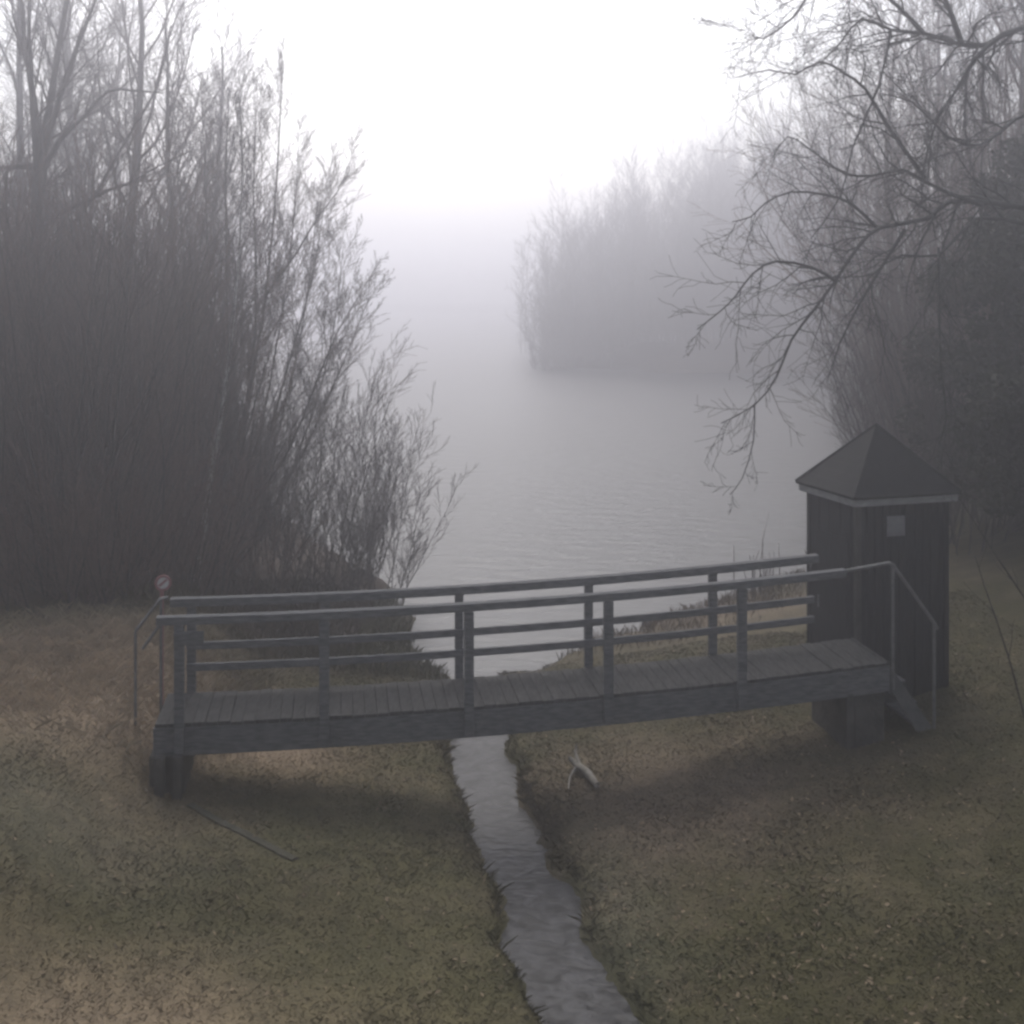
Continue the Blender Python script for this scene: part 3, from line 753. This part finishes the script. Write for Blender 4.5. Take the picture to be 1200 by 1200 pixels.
L1 = lambda px_, r0, r1, d, sp=S5_: limb(px_, r0, r1, d, sp, r, out, base, lev=0, jit=.12)
out_t = out
def branch(px_, r0, r1, d, sp=S5_): limb(px_, r0, r1, d, sp, r, [out[1], out[1], out[2]], base, lev=0, jit=.15, L0=5.0)
branch([(tx - 12, 90), (1260, 50), (1200, 32), (1157, 52), (1127, 52), (1083, 39), (1044, 35), (1010, 22), (985, 50), (962, 74)], .06, .008, (15.6, 13.6))
branch([(1165, 48), (1140, 72), (1122, 104), (1101, 134), (1088, 173), (1083, 200), (1078, 250)], .034, .006, (14.6, 13.8))
branch([(tx - 14, 300), (1240, 255), (1180, 240), (1114, 236), (1088, 256), (1031, 267), (1005, 290), (979, 329), (953, 364), (927, 399), (910, 442), (884, 475), (845, 496)], .05, .006, (15.6, 13.2), S6_)
branch([(1150, 240), (1109, 225), (1083, 212), (1057, 199), (1023, 206), (992, 204), (971, 191), (945, 172), (923, 160), (905, 185)], .032, .006, (14.9, 13.6), S6_)
branch([(979, 329), (953, 314), (910, 306), (882, 321), (862, 347), (845, 364), (817, 386)], .022, .006, (13.6, 12.9), S6_)
branch([(1027, 266), (997, 238), (966, 228), (927, 225), (897, 238), (880, 254), (858, 260)], .024, .006, (13.9, 13.4), S6_)
branch([(1085, 210), (1040, 147), (1014, 104), (988, 85), (962, 72), (932, 87), (901, 82), (862, 91)], .03, .006, (14.5, 13.5), S6_)
branch([(1060, 270), (1023, 329), (1005, 360), (984, 403), (971, 442)], .025, .006, (14.2, 13.4), S6_)
branch([(1200, 262), (1144, 256), (1101, 299), (1057, 299), (1023, 321), (1000, 350)], .03, .006, (15.0, 14.0))
branch([(1100, 290), (1101, 377), (1103, 433), (1109, 490), (1100, 520)], .018, .005, (14.6, 14.2), S6_)
branch([(884, 475), (883, 516), (870, 560), (855, 580)], .010, .004, (13.3, 13.2), S6_)
branch([(1083, 39), (1050, 5), (1000, -30), (960, -20), (930, 20), (895, 45), (880, 40)], .03, .006, (14, 13.2))
branch([(1127, 52), (1100, -20), (1060, -90), (1000, -120)], .04, .007, (14.6, 13.6))
branch([(1260, 20), (1180, -60), (1100, -110), (1000, -80), (940, -10)], .04, .006, (15.6, 14.0))
branch([(1044, 35), (1030, 100), (1000, 170), (985, 230), (950, 280)], .02, .006, (13.8, 13.2), S6_)
branch([(1240, 120), (1190, 140), (1150, 170), (1110, 160), (1070, 120), (1030, 110)], .034, .006, (15.2, 14.0))
finish(rt, out, 'bark', 'twig3', (10, 5, 3))

# dark evergreen and brush behind it
def leaf_mesh(name, clumps, n, size, seed, mat, parent):
    r = np.random.default_rng(seed)
    c = np.array(clumps); w = c[:, 3] ** 2; w /= w.sum()
    k = r.choice(len(c), n, p=w)
    d = r.normal(size=(n, 3)); d /= np.linalg.norm(d, axis=1, keepdims=True)
    q = c[k, :3] + d * (c[k, 3] * r.random(n) ** .45)[:, None] * np.array([1, 1, .75])
    a = r.normal(size=(n, 3)); a /= np.linalg.norm(a, axis=1, keepdims=True)
    b_ = np.cross(a, r.normal(size=(n, 3))); b_ /= np.linalg.norm(b_, axis=1, keepdims=True)
    s_ = r.uniform(.5, 1.2, (n, 1)) * size
    v = np.stack([q - a * s_, q + b_ * s_ * .45, q + a * s_, q - b_ * s_ * .45], 1).reshape(-1, 3)
    i_ = np.arange(n)[:, None] * 4
    me = np_mesh(name, v, np.concatenate([i_, i_ + 1, i_ + 2, i_ + 3], 1))
    return link_mesh(name, me, mat, parent)
def evergreen(seed, loc, H, R, n, label, group=None, name='evergreen_tree'):
    r = random.Random(seed)
    rt = empty(name, loc); tag(rt, label, 'tree', group)
    out = [[]]
    grow(r, (0, 0, -.2), (0, 0, 1), H * .95, .2, 0, [(8, .04, .05, 26, 1.15, .3, .12, .4), (4, .12, .03, 0, 0, 0, 0, 0)], [out[0]], .012)
    tubes('trunk', out[0], 6, M['bark'], rt)
    cl = []
    for k in range(70):
        z = r.uniform(.06, 1) * H; f_ = math.sin(math.pi * min(1, (z / H) * .78 + .2)) ** .8
        a_ = r.uniform(0, 6.28); q = r.uniform(.3, 1) * R * f_
        cl.append((math.cos(a_) * q, math.sin(a_) * q, z, r.uniform(.35, .75) * (R / 2.2)))
    leaf_mesh('crown', cl, n, .085, seed, M['ever'], rt)
    return rt
evergreen(81, at(1200, 21), 6.6, 2.0, 42000, 'dark evergreen tree right behind the hut at the right edge')
evergreen(82, at(1270, 18.5), 6.4, 1.9, 36000, 'dark evergreen nearest the camera, cut by the right edge', None)
make_brush(83, 8.5, 65, 1.6, BR, 'twig2', loc=at(1160, 24), label='tall brown brush behind the hut roof, left of the dark evergreen', group='brush behind the hut')
make_brush(84, 4.5, 50, 1.2, BR, 'twig', loc=at(1115, 21.5), label='mid-height grey brush just right of the hut roof', group='brush behind the hut')
b5 = make_brush(86, 9.5, 60, 1.7, BR, 'twig2', loc=at(1205, 22.5), label='tall brown brush filling the upper right edge above the evergreen', group='brush behind the hut')
copy_tree(b5, at(1118, 27), 1.4, 1.12, 'high brown brush between the hut roof and the misty shore trees', 'shrub', 'brush behind the hut')
t3 = make_tree(85, 14, .17, TREE, 'bark', 'twig2', loc=at(1165, 27), label='brown-twigged bare tree rising behind the drooping branches', group='right bank trees in the mist')
copy_tree(t3, at(1070, 31), 2.6, .9, 'brown misty tree directly above the hut roof peak', 'tree', 'right bank trees in the mist')
copy_tree(t3, at(1100, 36), 1.0, .95, 'misty bare tree behind the hut roof, second along the right shore', 'tree', 'right bank trees in the mist')
copy_tree(t2, at(1045, 48), 3.4, .85, 'grey misty tree left of the hut roof on the right shore', 'tree', 'right bank trees in the mist')
copy_tree(t3, at(1000, 62), 4.4, 1.0, 'faint tree on the right shore before the far wood', 'tree', 'right bank trees in the mist')
copy_tree(t2, at(1190, 33), 5.0, 1.05, 'tall bare tree at the upper right corner behind the drooping branches', 'tree', 'right bank trees in the mist')
r = random.Random(90); spots = []
for k in range(60):
    Yk = r.uniform(26, 62); lo = np.interp(Yk, [26, 40, 62], [1090, 1030, 975]); spots.append((PX(r.uniform(lo, lo + 160), Yk), Yk))
mass('undergrowth', spots, 91, MS, 'twig', 'grey brushwood receding along the right lake shore', 'undergrowth', .010, H=(3, 6.5))

copy_tree(t2, at(1085, 46), 0.9, 1.1, 'tall grey tree in the mist behind the brown misty tree', 'tree', 'right bank trees in the mist')
copy_tree(t2, at(1165, 50), 2.2, 1.1, 'tall grey tree in the mist near the upper right corner', 'tree', 'right bank trees in the mist')
# leaning bare stems right of the hut
def stem(pix, dep, label, seed):
    base = P(pix[0][0], pix[0][1], dep[0]); base.z = hz(base.x, base.y) - .1
    r = random.Random(seed); out = [[], [], []]
    limb(pix, .016, .005, dep, [(0, 0, 0, 5, .6, .2, .4, .6), (4, .15, 0, 0, 0, 0, 0, 0)], r, out, base, L0=2.5)
    o = tubes('leaning_stem', out[0] + out[1], 5, M['bark'], None); o.location = base; tag(o, label, 'sapling', 'leaning bare stems')
g0 = (1212, HY + (CH - hz(PX(1212, 12.8), 12.8)) * F / 12.8)
stem([g0, (1203, 850), (1182, 770), (1160, 705), (1142, 650)], (12.8, 13.0), 'thin bare sapling leaning left across the grass right of the hut', 95)
g0 = (1260, HY + (CH - hz(PX(1260, 14.5), 14.5)) * F / 14.5)
stem([g0, (1230, 745), (1190, 685), (1160, 640), (1125, 585)], (14.5, 14.8), 'thin bare stem slanting up to the hut eave from the right edge', 96)

# reed stems behind the right rails
rs = random.Random(97); bx_ = PX(893, 22.3); rt = empty('reed_clump', (bx_, 22.3, max(0, hz(bx_, 22.3))))
tag(rt, 'thin upright dead stems in the lake edge just left of the hut', 'reeds')
pp = []
for k in range(16):
    x, y = rs.gauss(0, .16), rs.gauss(0, .15); h = rs.uniform(.5, 1.1) if k else 1.5
    pp.append(([(x, y, -.3), (x + rs.gauss(0, .03), y, h * .6), (x + rs.gauss(0, .06), y, h)], [.010, .009, .004]))
tubes('stems', pp, 4, M['twig'], rt)

# bleached branch on the slope
dw0 = P(668, 872, 13.9); dw0.z = hz(dw0.x, dw0.y); rt = empty('driftwood', dw0); tag(rt, 'bleached forked broken branch lying on the brown slope under the footbridge', 'branch')
def onb(x, y, Yd, up):
    p = P(x, y, Yd); return Vector((p.x, p.y, hz(p.x, p.y) + up)) - dw0
mb = MB(); mb.tube([onb(668, 868, 14.25, .10), onb(676, 880, 14.1, .08), onb(688, 893, 13.9, .06), onb(700, 910, 13.6, .04)], [.028, .042, .05, .036], 9); mb.build('branch', M['drift'], rt, smooth=True)
mb = MB(); mb.tube([onb(680, 884, 14.05, .07), onb(674, 874, 14.2, .20), onb(676, 866, 14.3, .26)], [.028, .02, .008], 7); mb.build('fork', M['drift'], rt, smooth=True)
mb = MB(); mb.tube([onb(676, 880, 14.1, .07), onb(668, 892, 13.85, .05), onb(666, 905, 13.6, .02)], [.022, .016, .008], 7); mb.build('fork', M['drift'], rt, smooth=True)

# stones on the shore
def stone(px, Yk, sz, label, seed):
    r = random.Random(seed); x = PX(px, Yk)
    bm = MB(); n, m_ = 9, 6
    for j in range(m_ + 1):
        th = math.pi * j / m_
        for k in range(n):
            w = 2 * math.pi * k / n; q = sz * (1 + r.uniform(-.2, .2))
            bm.v.append((q * math.sin(th) * math.cos(w) * 1.2, q * math.sin(th) * math.sin(w), q * math.cos(th) * .75))
    for j in range(m_):
        for k in range(n):
            bm.f.append((j * n + k, j * n + (k + 1) % n, (j + 1) * n + (k + 1) % n, (j + 1) * n + k))
    o = bm.build('stone', M['stone'], None, 0, True); o.location = (x, Yk, max(0, hz(x, Yk)) + sz * .25)
    tag(o, label, 'stone')
stone(764, 21.0, .17, 'dark stone on the lake shore seen between the right rails', 1)

# ------------------------------------------------------------------ air
TOP = 20.0
mb = MB(); mb.box((-440, -125, -1.6), (440, 440, TOP))
m = bpy.data.materials.new('fog'); m.use_nodes = True; nt = m.node_tree; nt.nodes.clear()
ov_ = nt.nodes.new('ShaderNodeOutputMaterial'); pv = nt.nodes.new('ShaderNodeVolumePrincipled')
pv.inputs['Color'].default_value = (.93, .93, .995, 1)
pv.inputs['Density'].default_value = .0121
pv.inputs['Anisotropy'].default_value = .79
nt.links.new(pv.outputs['Volume'], ov_.inputs['Volume'])
tag(mb.build('haze', m), 'pale grey fog lying over the lake and its banks', 'fog', kind='stuff')

# ------------------------------------------------------------------ light
SUN_EL, SUN_AZ = math.radians(48), math.radians(-6)      # azimuth from +Y, towards +X
w = bpy.data.worlds.new('World'); SC.world = w; w.use_nodes = True
nt = w.node_tree; bg = nt.nodes['Background']
sky = nt.nodes.new('ShaderNodeTexSky'); sky.sky_type = 'NISHITA'; sky.sun_disc = False
sky.sun_elevation = SUN_EL; sky.sun_rotation = SUN_AZ
sky.air_density = 1.0; sky.dust_density = 4.0; sky.ozone_density = 1.0
hs = nt.nodes.new('ShaderNodeHueSaturation'); hs.inputs['Saturation'].default_value = .5
nt.links.new(sky.outputs['Color'], hs.inputs['Color']); nt.links.new(hs.outputs['Color'], bg.inputs['Color'])
bg.inputs['Strength'].default_value = .11
ld = bpy.data.lights.new('sun', 'SUN'); ld.energy = .8; ld.angle = math.radians(40); ld.color = (1, .98, .95)
lo = bpy.data.objects.new('sun', ld); COL.objects.link(lo)
dv = Vector((math.sin(SUN_AZ) * math.cos(SUN_EL), math.cos(SUN_AZ) * math.cos(SUN_EL), math.sin(SUN_EL)))
lo.rotation_euler = dv.to_track_quat('Z', 'Y').to_euler(); lo.location = dv * 60

# ------------------------------------------------------------------ camera
cd = bpy.data.cameras.new('camera'); cam = bpy.data.objects.new('camera', cd); COL.objects.link(cam)
cam.location = (0, 0, CH); cam.rotation_euler = (math.radians(90), 0, 0)
cd.sensor_width = 36; cd.lens = 36 * F / 1200; cd.shift_y = -(600 - HY) / 1200
cd.clip_start = .1; cd.clip_end = 3000
SC.camera = cam
SC.cycles.pixel_filter_type = 'BLACKMAN_HARRIS'; SC.cycles.filter_width = 2.8
SC.view_settings.view_transform = 'Standard'; SC.view_settings.look = 'None'
SC.view_settings.exposure = 0.77; SC.view_settings.gamma = 1
cy = SC.cycles
cy.max_bounces = 6; cy.diffuse_bounces = 2; cy.glossy_bounces = 2; cy.transmission_bounces = 2; cy.volume_bounces = 1
cy.use_denoising = True; cy.denoiser = 'OPENIMAGEDENOISE'; cy.denoising_input_passes = 'RGB_ALBEDO_NORMAL'
cy.sample_clamp_indirect = 6
